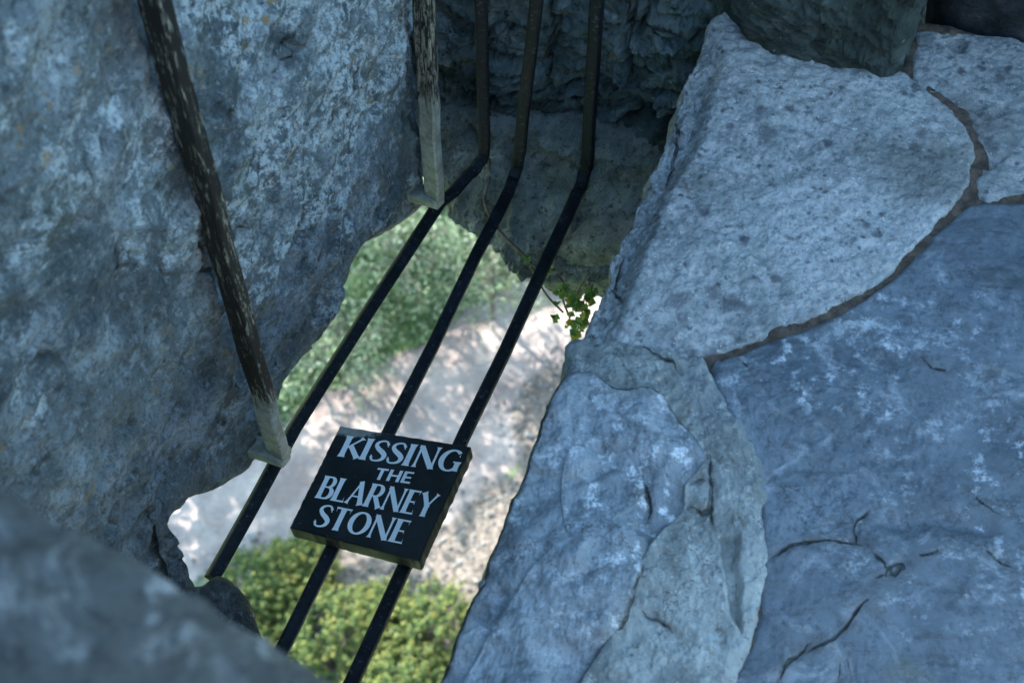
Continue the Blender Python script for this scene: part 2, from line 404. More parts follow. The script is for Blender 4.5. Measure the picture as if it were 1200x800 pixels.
def mat_worn_rail(zc, k=0.0):
    t = NT('worn_rail'); st = t.mapped(1, 1, .09)
    w = t.noise(190, 9, .78, co=st, dist=.4); w2 = t.noise(75, 7, .8, co=t.mapped(1, 1, .4))
    hgt = t.node('ShaderNodeSeparateXYZ'); t.L(t.co, hgt.inputs[0])
    low = t.ramp(t.math('ADD', hgt.outputs['Z'], t.math('MULTIPLY', t.math('SUBTRACT', w, .5), .34)), zc + .01, zc - .01)
    bare = t.math('MULTIPLY', t.ramp(w, .52 - k, .58 - k), t.ramp(w2, .46 - k, .55 - k))
    f = t.math('MAXIMUM', bare, low)
    metal = t.mix(t.noise(30, 5, .7), (.17, .155, .12), (.36, .34, .27))
    lowm = t.mix(t.ramp(t.noise(40, 6, .7), .4, .6), (.24, .245, .20), (.38, .40, .36))
    metal = t.mix(low, metal, lowm)
    paint = t.mix(t.noise(60, 5, .7), (.006, .006, .006), (.020, .018, .016))
    col = t.mix(f, paint, metal)
    b = t.bump(f, .0012, -.7); b = t.bump(t.noise(160, 6, .7, co=st), .0012, .7, b)
    return t.done(col, t.math('SUBTRACT', .65, t.math('MULTIPLY', f, .14)), b, .25)
def mat_board():
    t = NT('sign_paint'); med = t.noise(14, 6, .6)
    col = t.mix(t.ramp(med, .4, .66), (.010, .013, .014), (.022, .027, .030))
    col = t.mix(t.ramp(t.noise(85, 6, .75, off=3), .66, .70, 0, .8), col, (.12, .12, .11))
    e = t.attr('wear')
    wr = t.ramp(t.math('ADD', e, t.math('MULTIPLY', t.math('SUBTRACT', t.noise(60, 6, .75), .5), .9)), .55, .72)
    col = t.mix(wr, col, t.mix(t.noise(90, 5, .7), (.16, .15, .125), (.50, .48, .41)))
    b = t.bump(t.noise(60, 6, .7, co=t.mapped(1, 1, 1)), .0012, .6)
    return t.done(col, t.ramp(med, .3, .7, .42, .6), b, .3)
def mat_letter():
    t = NT('white_letter_paint'); 
    col = t.mix(t.ramp(t.noise(120, 6, .75), .62, .70), (.92, .92, .90), (.55, .55, .52))
    return t.done(col, .5, t.bump(t.noise(200, 3, .6), .0004, .5), .4)
def mat_leaf(name, cs, tip=None, trans=.25):
    t = NT(name); g = t.node('ShaderNodeNewGeometry'); r = g.outputs['Random Per Island']
    n = t.node('ShaderNodeValToRGB'); els = n.color_ramp.elements
    while len(els) < len(cs): els.new(.5)
    for i, c in enumerate(cs): els[i].position = i / max(1, len(cs) - 1); els[i].color = (*c, 1)
    t.L(r, n.inputs[0]); col = n.outputs[0]
    if tip: col = t.mix(t.attr('tip'), col, tip)
    m = t.done(col, .5, None, .35)
    tr = t.node('ShaderNodeBsdfTranslucent'); t.L(col, tr.inputs[0]); mx = t.node('ShaderNodeMixShader'); mx.inputs[0].default_value = trans
    out = t.t.nodes['Material Output']; t.L(t.p.outputs[0], mx.inputs[1]); t.L(tr.outputs[0], mx.inputs[2]); t.L(mx.outputs[0], out.inputs[0])
    return m
def mat_ground():
    t = NT('ground_surface'); pa = t.attr('path'); ru = t.attr('rubble')
    med = t.noise(1.6, 8, .65); fine = t.noise(16, 8, .75); wob = t.math('MULTIPLY', t.math('SUBTRACT', t.noise(3.5, 8, .7), .5), .7)
    grav = t.mix(t.ramp(med, .35, .65), (.205, .163, .148), (.335, .285, .26))
    grav = t.mix(t.ramp(fine, .54, .38, 0, .3), grav, (.135, .105, .09))
    grav = t.mix(t.ramp(t.voro(14), .22, .12, 0, .25), grav, (.19, .165, .15))
    soil = t.mix(t.ramp(fine, .38, .62), (.05, .042, .036), (.20, .17, .145))
    soil = t.mix(t.ramp(t.noise(30, 6, .8, off=4), .60, .68), soil, (.34, .31, .28))
    gras = t.mix(t.ramp(fine, .36, .64), (.06, .10, .04), (.15, .21, .09))
    pm = t.ramp(t.math('ADD', pa, wob), .35, .62)
    rm = t.ramp(t.math('ADD', ru, wob), .38, .58)
    col = t.mix(pm, gras, grav); col = t.mix(rm, col, soil)
    b = t.bump(fine, .03, .8); b = t.bump(t.noise(60, 5, .7), .01, .8, b)
    return t.done(col, .92, b, .25)
def mat_bark():
    t = NT('bark'); col = t.mix(t.ramp(t.noise(25, 7, .7, co=t.mapped(1, 1, .2)), .36, .64), (.07, .06, .045), (.22, .20, .165))
    return t.done(col, .9, t.bump(t.noise(60, 6, .7, co=t.mapped(1, 1, .2)), .01, .8), .2)

M = dict(parapet=mat_parapet(), back=mat_back(), corbel=mat_corbel(), speck=mat_speckled('speckled_paving'), speck2=mat_speckled('coarse_paving', dark=.8),
         blue=mat_smooth('smooth_paving', (.072, .093, .115), (.135, .163, .193), (.275, .305, .335), .40, .7),
         edge=mat_smooth('worn_kerb_stone', (.17, .20, .225), (.29, .325, .355), (.45, .48, .505), .32, .65),
         mortar=mat_mortar(), soil=mat_simple('joint_soil', (.045, .032, .025), (.12, .088, .066), 60, .95),
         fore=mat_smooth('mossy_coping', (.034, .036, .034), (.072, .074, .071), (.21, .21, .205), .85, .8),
         dark=mat_simple('recess_shade', (.012, .014, .016), (.035, .04, .045), 12, .45, .006),  # dark: near-black colour standing for shade in the far right opening
         iron=mat_iron(), rail=mat_worn_rail(.19), rail2=mat_worn_rail(.27, .05), board=mat_board(), letter=mat_letter(), ground=mat_ground(), bark=mat_bark(),
         rubblestone=mat_simple('rubble_masonry', (.12, .12, .115), (.24, .235, .22), 6, .9, .02),
         hole=mat_simple('nail_hole_dark', (.006, .005, .004), (.02, .014, .01), 80, .8, .001),  # colour for the shade inside the nail hole
         twig=mat_simple('dry_twig', (.10, .075, .05), (.22, .17, .12), 60, .85, .001))

# ================================================================== THE GROUND FAR BELOW
GZ = -16.0
def gpt(u, v): return ngz(onz(u, v, GZ))[:2]
path_px = [(-260, 760), (40, 640), (180, 575), (330, 492), (420, 440), (500, 398), (560, 350), (610, 328), (690, 250), (860, 180), (900, 330), (700, 420), (650, 470), (610, 545), (560, 600), (500, 640), (420, 630), (330, 632), (262, 655), (200, 700), (40, 800), (-200, 900)]
path_ng = np.array([gpt(*p) for p in path_px])
rub_px = [(674, 412), (636, 428), (612, 452), (600, 480), (602, 508), (616, 528), (598, 562), (560, 580), (528, 612), (478, 640), (400, 640), (300, 644), (240, 668), (240, 800), (700, 800), (760, 600), (720, 440)]
rub_ng = np.array([gpt(*p) for p in rub_px])
def ground_h(ng):
    p = P3(ng, 2.0); h = .10 * fbm(p, .5, 4) + .03 * fbm(p, 3, 4)
    d = sdf(ng, path_ng); h = h + .20 * smooth(.1, -.9, d)
    up = smooth(10.2, 15, ng[:, 1] - .25 * ng[:, 0])
    return h + 1.2 * up * smooth(0, -1.2, d)
def build_ground():
    a = np.concatenate([-np.geomspace(900, 12, 34), np.linspace(-11.5, -.5, 370), np.geomspace(1, 900, 34)])
    b = np.concatenate([-np.geomspace(900, 4, 34), np.linspace(3, 15, 400), np.geomspace(16, 900, 34)])
    A, B = np.meshgrid(a, b); ng = np.column_stack([A.ravel(), B.ravel()])
    far = np.maximum(np.abs(ng[:, 0] + 6), np.abs(ng[:, 1] - 9)); h = ground_h(ng) * smooth(60, 12, far)
    V = ng[:, :1] * N + ng[:, 1:] * G + (GZ + h)[:, None] * Z
    k, m = len(a), len(b); i, j = np.meshgrid(np.arange(k - 1), np.arange(m - 1)); q = (j * k + i).ravel()
    F = np.column_stack([q, q + 1, q + k + 1, q + k])
    pa = smooth(-.35, .35, sdf(ng, path_ng)); ru = smooth(-.4, .4, sdf(ng, rub_ng))
    if np.dot(np.cross(N, G), Z) < 0: F = F[:, ::-1]
    return link('ground', V, F, M['ground'], None, True, attrs={'path': pa, 'rubble': ru})
tag(build_ground(), 'pale trodden path and grass far below the gap', kind='structure')

# ------------------------------------------------------------------ leaves
def leaves(P, Nn, size, rng, aspect=.5, fold=.25):
    k = len(P); Nn = Nn / np.linalg.norm(Nn, axis=1)[:, None]
    t = rng.normal(size=(k, 3)); t -= Nn * np.sum(t * Nn, 1)[:, None]; t /= np.linalg.norm(t, axis=1)[:, None]
    s = np.cross(Nn, t); L = size[:, None]; w = L * aspect
    v = np.stack([P - t * L * .5, P - s * w * .5 + Nn * w * fold + t * L * .02, P + t * L * .5 - Nn * L * .12, P + s * w * .5 + Nn * w * fold + t * L * .02], 1).reshape(-1, 3)
    i = np.arange(k) * 4
    F = np.vstack([np.column_stack([i, i + 1, i + 2]), np.column_stack([i, i + 2, i + 3])])
    return v, F
M['bush'] = mat_leaf('shrub_leaf', [(.035, .07, .018), (.08, .13, .035), (.055, .10, .028), (.14, .20, .06)], (.33, .30, .07))
M['tree'] = mat_leaf('tree_leaf', [(.06, .11, .045), (.13, .20, .09), (.24, .31, .18), (.44, .49, .37)], None, .3)
M['ivy'] = mat_leaf('ivy_leaf', [(.05, .11, .03), (.11, .21, .05), (.2, .3, .08)], (.32, .30, .04), .3)
M['grass'] = mat_leaf('grass_blade', [(.06, .12, .045), (.12, .21, .08), (.22, .31, .16), (.42, .48, .34)], None, .25)

def ground_z(n, g): return GZ + float(ground_h(np.array([[n, g]]))[0])
def shrub(u, v, R, hgt, seed, label, nleaf=12000):
    n, g = ngz(onz(u, v, GZ + hgt * .7))[:2]; rng = np.random.RandomState(seed); base = W(n, g, ground_z(n, g) - .03)
    root = empty('shrub', base)
    ns, per = 340, nleaf // 340; az = rng.uniform(0, 2 * math.pi, ns); rr = np.sqrt(rng.uniform(0, 1, ns)) * R
    dome = hgt * (1 - .6 * (rr / R) ** 2) * (1 + .22 * fbm(np.column_stack([rr * np.cos(az), rr * np.sin(az), np.full(ns, seed)]), 3.2, 3))
    cl = base + np.column_stack([rr * np.cos(az), rr * np.sin(az), dome * rng.uniform(.62, 1.0, ns)])
    dr = np.column_stack([np.cos(az) * rr / R, np.sin(az) * rr / R, np.full(ns, .9)]) + rng.normal(size=(ns, 3)) * .38; dr /= np.linalg.norm(dr, axis=1)[:, None]
    Ln = rng.uniform(.10, .30, ns); q = rng.uniform(0, 1, (ns, per))
    off = rng.normal(size=(ns, per, 3)); off /= np.linalg.norm(off, axis=2)[..., None]
    Ps = (cl[:, None] + dr[:, None] * (Ln[:, None] * q)[..., None] + off * (.018 + .045 * (1 - q))[..., None]).reshape(-1, 3)
    Ns = (dr[:, None] * .5 + off * .8 + np.array([0, 0, .35])).reshape(-1, 3)
    T = (smooth(.55, 1.0, q) * rng.uniform(.2, 1, (ns, 1)) * rng.uniform(.5, 1, (ns, per))).ravel()
    v_, F = leaves(Ps, Ns, rng.uniform(.026, .060, len(Ps)), rng, .5)
    link('foliage', v_, F, M['bush'], root, False, attrs={'tip': np.repeat(T, 4)})
    mb = MB()
    for c in cl[::7]:
        p = np.array([base, base + (c - base) * [.35, .35, .5] + rng.normal(size=3) * .05, c]); mb.add(*sweep(resample(p, 6, False), round_prof(.011, 5), up=np.array([1., .2, .1]), taper=np.linspace(1, .4, 6)))
    mb.build('stem', M['bark'], root, True)
    return tag(root, label, 'shrub', 'yellow green shrubs far below the bars')
for a in (
    (300, 700, .62, .85, 1, 'yellow green shrub seen between the left bar and the middle bar, under the sign'),
    (350, 672, .42, .55, 2, 'low shrub just below the lower left edge of the black sign'),
    (385, 752, .70, 1.0, 3, 'large yellow green shrub between the lower ends of the middle and right bars'),
    (505, 742, .62, .9, 4, 'yellow tipped shrub to the right of the right bar, beside the worn kerb stone'),
    (448, 728, .40, .6, 7, 'small shrub just left of the lower end of the right bar, under the sign'),
    (470, 815, .66, .9, 5, 'yellow green shrub at the lower end of the right bar, cut by the frame'),
    (300, 775, .62, .8, 6, 'shrub half hidden behind the dark foreground coping stone')):
    shrub(*a)

def tree(n, g, height, spread, seed, label, nbr=26, nleaf=1800, lean=(0, 0), trunk_r=.07, lsize=(.05, .1), group='trees far below the gap', lo=.3, name='tree', scat=.22):
    rng = np.random.RandomState(seed); base = W(n, g, ground_z(n, g) - .1); root = empty(name, base)
    mb = MB(); top = base + np.array([lean[0], lean[1], height]); k = 9
    tr = np.linspace(base, top, k) + rng.normal(size=(k, 3)) * [.06, .06, 0] * np.linspace(0, 1, k)[:, None] * height * .25
    mb.add(*sweep(tr, round_prof(trunk_r, 9), up=np.array([1., 0, 0]), taper=np.linspace(1, .25, k)))
    mb.build('trunk', M['bark'], root, True)
    mb = MB(); Ps = []
    for b in range(nbr):
        f = lo + (1 - lo) * (b + .5) / nbr; idx = f * (k - 1); i0 = int(idx); p0 = tr[i0] + (tr[min(i0 + 1, k - 1)] - tr[i0]) * (idx - i0)
        az = b * 2.4 + rng.uniform(-.5, .5); L = spread * (1.1 - .55 * f) * rng.uniform(.7, 1.15)
        d = np.array([math.cos(az), math.sin(az), rng.uniform(.05, .5)])
        pts = np.array([p0, p0 + d * L * .4 + rng.normal(size=3) * L * .05, p0 + d * L * .75 + rng.normal(size=3) * L * .08 - [0, 0, .02 * L], p0 + d * L + rng.normal(size=3) * L * .1 - [0, 0, .08 * L]])
        pts = resample(pts, 9, False); mb.add(*sweep(pts, round_prof(trunk_r * .30, 6), taper=np.linspace(1, .25, 9) * (1.1 - .5 * f)))
        for s in range(7):
            q = pts[rng.randint(2, 9)]; d2 = d * rng.uniform(.1, .6) + rng.normal(size=3) * .55; tw = np.array([q, q + d2 * L * .22, q + d2 * L * .38 + rng.normal(size=3) * .04])
            mb.add(*sweep(resample(tw, 5, False), round_prof(trunk_r * .1 + .002, 5), taper=np.linspace(1, .4, 5)))
            for w in range(max(1, nleaf // (nbr * 7))):
                Ps.append(tw[0] + (tw[2] - tw[0]) * rng.uniform(.2, 1.1) + rng.normal(size=3) * scat * .45)
    mb.build('limbs', M['bark'], root, True)
    Ps = np.array(Ps); v_, F = leaves(Ps, rng.normal(size=(len(Ps), 3)) * .8 + [0, 0, .7], rng.uniform(*lsize, len(Ps)), rng, .55)
    link('crown', v_, F, M['tree'], root, False)
    return tag(root, label, 'tree', group)
def crown_at(u, v, h): p = ngz(onz(u, v, GZ + h)); return p[0], p[1]
for (u, v, h, spread, seed, lab, nb, nl) in (
    (470, 275, 2.2, 1.25, 21, 'sparse pale twiggy tree seen through the gap beside the far handrail foot', 26, 2600),
    (575, 300, 1.9, 1.0, 22, 'thin twiggy tree seen just left of the mossy corbel stone', 22, 1500),
    (395, 390, 1.6, .9, 23, 'low leafy tree seen between the parapet edge and the left bar', 20, 2000)):
    n, g = crown_at(u, v, h * .8); tree(n, g, h, spread, seed, lab, nbr=nb, nleaf=nl, lsize=(.04, .09), trunk_r=.05)
# taller trees beyond the parapet: their shade falls on the path
tree(-11.1, 8.8, 4.6, 2.3, 31, 'tall tree beyond the parapet shading the left of the path', nbr=34, nleaf=9000, trunk_r=.14, lsize=(.10, .18))
tree(-9.6, 11.6, 4.2, 1.8, 32, 'slim tree beyond the parapet shading the upper path', nbr=20, nleaf=1500, trunk_r=.12, lsize=(.10, .18))

def build_grass():
    rng = np.random.RandomState(5); k = 90000
    ng = np.column_stack([rng.uniform(-9.5, -2.6, k), rng.uniform(6.5, 15.5, k)])
    d = sdf(ng, path_ng); pn = fbm(P3(ng, 4), 1.1, 4)
    keep = (d < .05 + .12 * pn) & (ng[:, 1] > 8.0 + .32 * (ng[:, 0] + 7)) & (sdf(ng, rub_ng) < 0) & (rng.uniform(0, 1, k) < .55 + .8 * pn + .3)
    ng = ng[keep]; z = GZ + ground_h(ng); hgt = rng.uniform(.04, .15, len(ng)) * (1 + .9 * fbm(P3(ng, 1), .9, 3))
    Pp = ng[:, :1] * N + ng[:, 1:] * G + (z + hgt * .45)[:, None] * Z
    v_, F = leaves(Pp, rng.normal(size=(len(ng), 3)) + [0, 0, .9], np.maximum(hgt, .04) * 1.1, rng, .34)
    tag(link('grass', v_, F, M['grass'], None, False), 'short sunlit grass on the slope beside the path', 'grass', kind='stuff')
build_grass()
def build_rubble():
    rng = np.random.RandomState(9); mb = MB()
    ico = np.array([(math.cos(a) * math.cos(b), math.sin(a) * math.cos(b), math.sin(b)) for b in (-1.1, -.35, .35, 1.1) for a in np.linspace(0, 2 * math.pi, 7, endpoint=False)])
    Fc = [(r * 7 + j, r * 7 + (j + 1) % 7, (r + 1) * 7 + (j + 1) % 7, (r + 1) * 7 + j) for r in range(3) for j in range(7)] + [tuple(range(7))[::-1], tuple(range(21, 28))]
    k = 0
    while k < 900:
        ng = np.array([[rng.uniform(-7, -2.4), rng.uniform(5, 11.5)]]); e = sdf(ng, rub_ng)[0]; e2 = sdf(ng, path_ng)[0]
        if not (e > -.25 or (e2 > 0 and rng.uniform() < .004)): continue
        r = rng.uniform(.010, .035) * (1.8 if rng.uniform() < .06 else 1)
        v = ico * rng.uniform(.6, 1.2, 3) * r * (1 + .25 * rng.normal(size=(28, 1)))
        mb.add(v + W(ng[0, 0], ng[0, 1], GZ + ground_h(ng)[0] + r * .3), Fc); k += 1
    tag(mb.build('gravel', M['rubblestone'], None, False), 'loose stones scattered at the edge of the path', 'gravel', kind='stuff')
build_rubble()

# ================================================================== THE CASTLE
mb = MB(); add_box(mb, (-.262, -6, GZ - .5), (7, 12, -.32))
tag(mb.build('castle_wall', M['rubblestone'], None, False, loc=W(3, 3, GZ)), 'tall rubble castle wall carrying the wall-walk, dropping to the ground', 'wall')

mb = MB(); add_box(mb, (-1.2, -2.6, -.3), (2.2, -1.3, 1.3)); add_box(mb, (1.35, -1.298, -.3), (2.2, .7, 2.0))  # unseen blocks added to cut sky light on the wall-walk and parapet
tag(mb.build('added_shade_wall', M['rubblestone'], None, False, loc=W(1, -1.9, 0)), 'added unseen wall that shades the wall-walk from behind and the right', 'wall')

# ---- the parapet at the left: irregular bottom edge over the drop
def c_at(g): return -.775 + .05 * (g - .7) - .012 * float(smooth(1.25, .75, g))
bot = []
for (u, v) in [(512, 215), (500, 258), (468, 283), (432, 300), (412, 330), (400, 368), (370, 415), (335, 468), (316, 530), (270, 572), (206, 600), (200, 640), (196, 690)]:
    c = -.75
    for _ in range(6): p = ngz(onn(u, v, c)); c = c_at(p[1])
    bot.append((p[1], p[2]))
b0 = bot[-1]
par_out = bot + [(b0[0] - .05, b0[1] - .25), (-.2, -.5), (-.9, -.5), (-1.1, .3), (-1.1, 1.3), (-.6, 1.42), (.6, 1.46), (1.3, 1.46), (1.55, 1.42), (1.57, .8), (1.565, .3), (1.555, -.1), (1.54, -.34)]
def crackh(lines, w, depth):
    depth *= .8
    def f(xy):
        h = 0
        for L in lines:
            wob = np.column_stack([fbm(P3(xy, 1.), 22, 3), fbm(P3(xy, 5.), 22, 3)]) * .008
            d = seg_dist(xy + wob, L); h = h - .35 * depth * np.exp(-(d / w) ** 2)
        return h
    LINES_OF[f] = lines
    return f
LINES_OF = {}
def pp(*px):
    r = []
    for (u, v) in px: p = ngz(onn(u, v, -.765)); r.append((p[1], p[2]))
    return r
par_cr = crackh([pp((215, 255), (232, 290), (238, 320), (262, 300)), pp((182, 300), (186, 340), (178, 370)), pp((168, 380), (165, 402)), pp((244, 412), (248, 440)), pp((330, 20), (322, 60), (300, 85)), pp((392, 60), (380, 110), (360, 150))], .0045, .022)
def par_h(xy, d):
    f = np.column_stack([xy[:, 0] * .8 + xy[:, 1] * .55, xy[:, 1] * 2.2 - xy[:, 0] * 1.8, np.full(len(xy), 3.)])
    h = .014 * fbm(f, 6, 5, .55) * smooth(.7, 1.3, xy[:, 0] + .2) + .010 * fbm(P3(xy, 8), 9, 5, .55, ridged=True)
    h = h + .05 * (xy[:, 0] - .7) + par_cr(xy) - .03 * smooth(.25, -.42, xy[:, 1]) * smooth(1.25, .75, xy[:, 0])
    pits = fbm(P3(xy, 2), 16, 3); return (h - .018 * smooth(.55, .85, pits)) * (.25 + .75 * smooth(.0, .09, d))
o_par = stone('parapet_wall', M['parapet'], par_out, (N * -.775, G, Z, N), .55, par_h, center=(.75, .35), m=1500, rings=300, edge=.03, rough=.003, rscale=8, amp=.011, ascale=3, fine=.002, seed=1., edge_noise=.2, cracks=LINES_OF[par_cr], extra=lambda V: {'lichen': smooth(.75, 1.25, V @ G) * smooth(-.25, .05, V[:, 2]) - .5 * smooth(.95, .6, V @ G) * smooth(.35, .0, V[:, 2])})  # lichen thicker at the far top, thinned lower left to paint in shade
tag(o_par, 'lichen stained grey parapet stone with two handrails, hanging over the drop', 'wall')

# ---- the pier across the far end of the gap, coursed stone
def bz(u, v): p = ngz(ong(u, v, 1.66)); return (p[0], p[2])
joint = [[bz(*p) for p in L] for L in (
    [(548, 128), (600, 122), (640, 128), (700, 122), (760, 126), (830, 120)],
    [(548, 192), (600, 186), (640, 170), (700, 172), (760, 160), (800, 150)],
    [(572, 128), (576, 160), (572, 190)], [(634, 122), (628, 90), (640, 60), (636, 20), (640, -60)],
    [(726, 122), (732, 80), (728, 40), (736, -80)], [(545, 95), (575, 60), (600, 50), (640, 55)], [(712, 55), (760, 48), (800, 70), (830, 66)],
    [(620, 142), (660, 140), (700, 143)], [(615, 155), (650, 152), (705, 156)], [(690, 152), (740, 148), (770, 140)], [(740, 62), (752, 20), (748, -60)])]
def back_h(xy, d):
    wob = np.column_stack([fbm(P3(xy, 1.), 12, 4), fbm(P3(xy, 5.), 12, 4)]) * .020
    q = xy + wob; h = np.zeros(len(xy))
    for i, L in enumerate(joint):
        e = seg_dist(q, L); h -= (.030 if i < 3 else .022) * np.exp(-(e / (.007 if i < 3 else .006)) ** 2)
    cell = np.floor((q[:, 1] + .9) / .105); colm = np.floor((q[:, 0] + cell * .077) / .19)
    h += .007 * np.sin(cell * 12.9 + colm * 78.2)
    strat = smooth(-.45, -.33, xy[:, 1]) * smooth(-.2, -.26, xy[:, 1]); h += strat * .022 * np.sign(np.sin(q[:, 1] * 210 + 2.5 * fbm(P3(xy, 3), 7, 2))) * smooth(-.1, .25, fbm(P3(xy, 6.), 8, 2))
    h += .022 * fbm(P3(xy, 8), 11, 5, .6, ridged=True) - .02
    hole = np.array([bz(778, 168)]); dd = np.hypot((xy[:, 0] - hole[0, 0]) / .06, (xy[:, 1] - hole[0, 1]) / .032); h -= .10 * np.exp(-dd ** 3)
    hole = np.array([bz(742, 100)]); dd = np.hypot((xy[:, 0] - hole[0, 0]) / .03, (xy[:, 1] - hole[0, 1]) / .012); h -= .05 * np.exp(-dd ** 2)
    rm = smooth(-.34, -.24, xy[:, 0]); h = h * (1 - .55 * rm) + rm * .010
    h += .075 * smooth(-.31, -.22, xy[:, 0])
    return h
pier_out = [(-1.1, -.46), (-.7, -.46), (-.45, -.46), (-.262, -.40), (-.24, -.05), (-.1, -.03), (.012, -.02), (.014, .25), (.018, .8), (.0, 2.2), (-.5, 2.3), (-1.1, 2.25), (-1.12, 1.2), (-1.12, .4)]
V, F_, A_ = stone_mesh(pier_out, (G * 1.715, N, Z, -G), 1.1, back_h, center=(-.45, .25), m=1300, rings=300, edge=.03, rough=.010, rscale=10, amp=.016, ascale=5, fine=.003, seed=2., curve=False, cracks=joint)
o_pier = link('stone_pier', V, F_, M['back'], None, True, loc=V.mean(0), attrs={'crack': A_, 'moss': smooth(-.40, -.24, V @ N) * .8 + .5 * smooth(-.26, -.36, V[:, 2])})
tag(o_pier, 'damp mossy stone pier closing the far end of the gap behind the bars', 'wall')

mb = MB(); add_box(mb, (-1.3, 1.62, -.44), (-.86, 2.75, 1.45))  # filler block added to stop sun leaking between parapet and pier
mb.build('sun_filler', M['back'], o_pier, False)

# ---- the corbel stone below it and a smaller one under it
def kz(u, v, c=1.50): p = ngz(ong(u, v, c)); return (p[0], p[2])
def corb_px(u, v):
    c = 1.58
    for _ in range(40): z = kz(u, v, c)[1]; c = .5 * c + .5 * (1.705 - .21 * float(smooth(-.40, -.66, z)))
    return kz(u, v, c)
corb_out = [corb_px(*p) for p in ((500, 205), (515, 218), (540, 238), (572, 268), (606, 299), (645, 319), (700, 322), (745, 312), (800, 300))] + [(-.22, -.44), (-.27, -.375), (-.40, -.365), (-.55, -.375), (-.72, -.40), (-.86, -.45)]
corb = [kz(548, 205), kz(640, 212), kz(720, 226)]
def corb_h(xy, d):
    return .020 * fbm(P3(xy, 8), 10, 5, .6, ridged=True) + .21 * smooth(-.40, -.66, xy[:, 1]) - .03 * np.exp(-(seg_dist(xy, corb) / .012) ** 2) + .012 * fbm(P3(xy, 2), 30, 4, .6)
o = stone('corbel_stone', M['corbel'], corb_out, (G * 1.685, N, Z, -G), .55, corb_h, center=(-.52, -.53), m=900, rings=150, edge=.035, rough=.008, amp=.010, ascale=6, fine=.003, seed=3., edge_noise=.2)
tag(o, 'large rounded grey corbel stone with mossy top, under the pier', 'stone')
low_out = [kz(*p, 1.50) for p in ((612, 310), (612, 336), (630, 358), (660, 368), (690, 366), (760, 362), (790, 318), (720, 302), (660, 304))]
o = stone('corbel_stone', M['corbel'], low_out, (G * 1.53, N, Z, -G), .4, None, m=500, rings=70, edge=.016, rough=.008, amp=.014, ascale=14, fine=.003, seed=4., edge_noise=.2)
tag(o, 'smaller grey stone tucked beneath the large rounded corbel, above the ivy', 'stone')

# ---- paving of the wall-walk
def fz(u, v, z=0.0): p = ngz(onz(u, v, z)); return (p[0], p[1])
FR = (np.zeros(3), N, G, Z)
def cracks_px(lines, w, dep):
    q = [[fz(*p) for p in L] for L in lines]; f = crackh(q, w, dep); LINES_OF[f] = q; return f
EDGE_PX = [(690, 365), (702, 345), (712, 318), (722, 296), (735, 258), (748, 234), (757, 208), (768, 180), (782, 150), (795, 118), (806, 84), (822, 55), (838, 34)]
A_px = [(682, 392), (690, 368), (708, 330), (718, 300), (735, 258), (748, 234), (757, 208), (770, 178), (786, 140), (800, 105), (812, 70), (832, 24), (870, 2), (930, 8), (1000, 34), (1056, 80), (1098, 112), (1128, 142), (1141, 168), (1137, 205), (1122, 236), (1096, 264), (1066, 294), (1044, 322), (1010, 342), (980, 357), (940, 378), (900, 394), (862, 408), (834, 416), (800, 420), (770, 408), (740, 404), (712, 412)]
a_cr = cracks_px([[(792, 120), (800, 150), (780, 200)], [(735, 285), (722, 330), (728, 352)]], .006, .012)
def a_h(xy, d):
    L = sdf(xy, [fz(*p) for p in ((800, 0), (838, 60), (812, 160), (778, 215), (745, 290), (725, 350), (700, 420), (640, 420), (740, 120))])
    rim = smooth(-.02, .012, L)
    return a_cr(xy) - rim * (.012 + .016 * fbm(P3(xy, 6), 16, 4, .6, ridged=True)) + .003 * fbm(P3(xy, 3), 40, 4)
o = stone('paving_stone', M['speck'], [fz(*p) for p in A_px], FR, .30, a_h, center=fz(920, 220), m=1300, rings=240, edge=.007, rough=.006, rscale=22, amp=.008, ascale=4, fine=.0012, seed=5., cracks=LINES_OF[a_cr])
tag(o, 'round ended speckled grey paving stone at the edge of the drop', 'paving stone')
B_px = [(1066, 100), (1074, 60), (1076, 30), (1130, 34), (1200, 45), (1320, 60), (1420, 90), (1400, 260), (1290, 238), (1200, 230), (1150, 232), (1142, 214), (1150, 180), (1146, 160), (1130, 136), (1106, 114), (1080, 106)]
o = stone('paving_stone', M['speck2'], [fz(*p) for p in B_px], FR, .28, lambda xy, d: -.012 * smooth(.3, .7, fbm(P3(xy, 2), 14, 3)) - .004, center=fz(1230, 140), m=800, rings=130, edge=.010, rough=.008, rscale=24, amp=.010, ascale=6, fine=.002, seed=6.)
tag(o, 'rough dark speckled paving stone in the far right corner by the pier', 'paving stone')
C_px = [(837, 427), (868, 413), (903, 400), (943, 384), (984, 365), (1014, 349), (1046, 329), (1070, 302), (1100, 271), (1127, 244), (1146, 236), (1200, 237), (1290, 246), (1420, 270), (1500, 500), (1480, 900), (1300, 1100), (1000, 1130), (780, 1120), (760, 960), (820, 830), (868, 780), (888, 720), (892, 640), (890, 580), (868, 520), (846, 470)]
c_cr = cracks_px([[(902, 656), (925, 643), (950, 634), (975, 631), (1000, 634), (1016, 643)], [(945, 765), (975, 748), (995, 730), (1010, 708), (1030, 696)], [(1010, 712), (1034, 718)], [(1020, 676), (1050, 672), (1078, 650)], [(1076, 418), (1088, 430), (1114, 436)], [(862, 422), (880, 440)], [(992, 770), (985, 790), (975, 800)], [(995, 768), (1002, 800)], [(1128, 572), (1150, 590), (1182, 604)], [(1152, 645), (1190, 668)], [(1016, 643), (1040, 668), (1078, 650), (1110, 640)], [(1000, 634), (1006, 610), (1030, 590)], [(960, 748), (930, 772), (905, 800)]], .0035, .006)
mos = [fz(*p) for p in ((1050, 612), (1090, 606), (1130, 614), (1155, 618))]
lump = np.array([fz(980, 520), fz(1010, 700), fz(930, 740), fz(1100, 690), fz(1040, 430)])
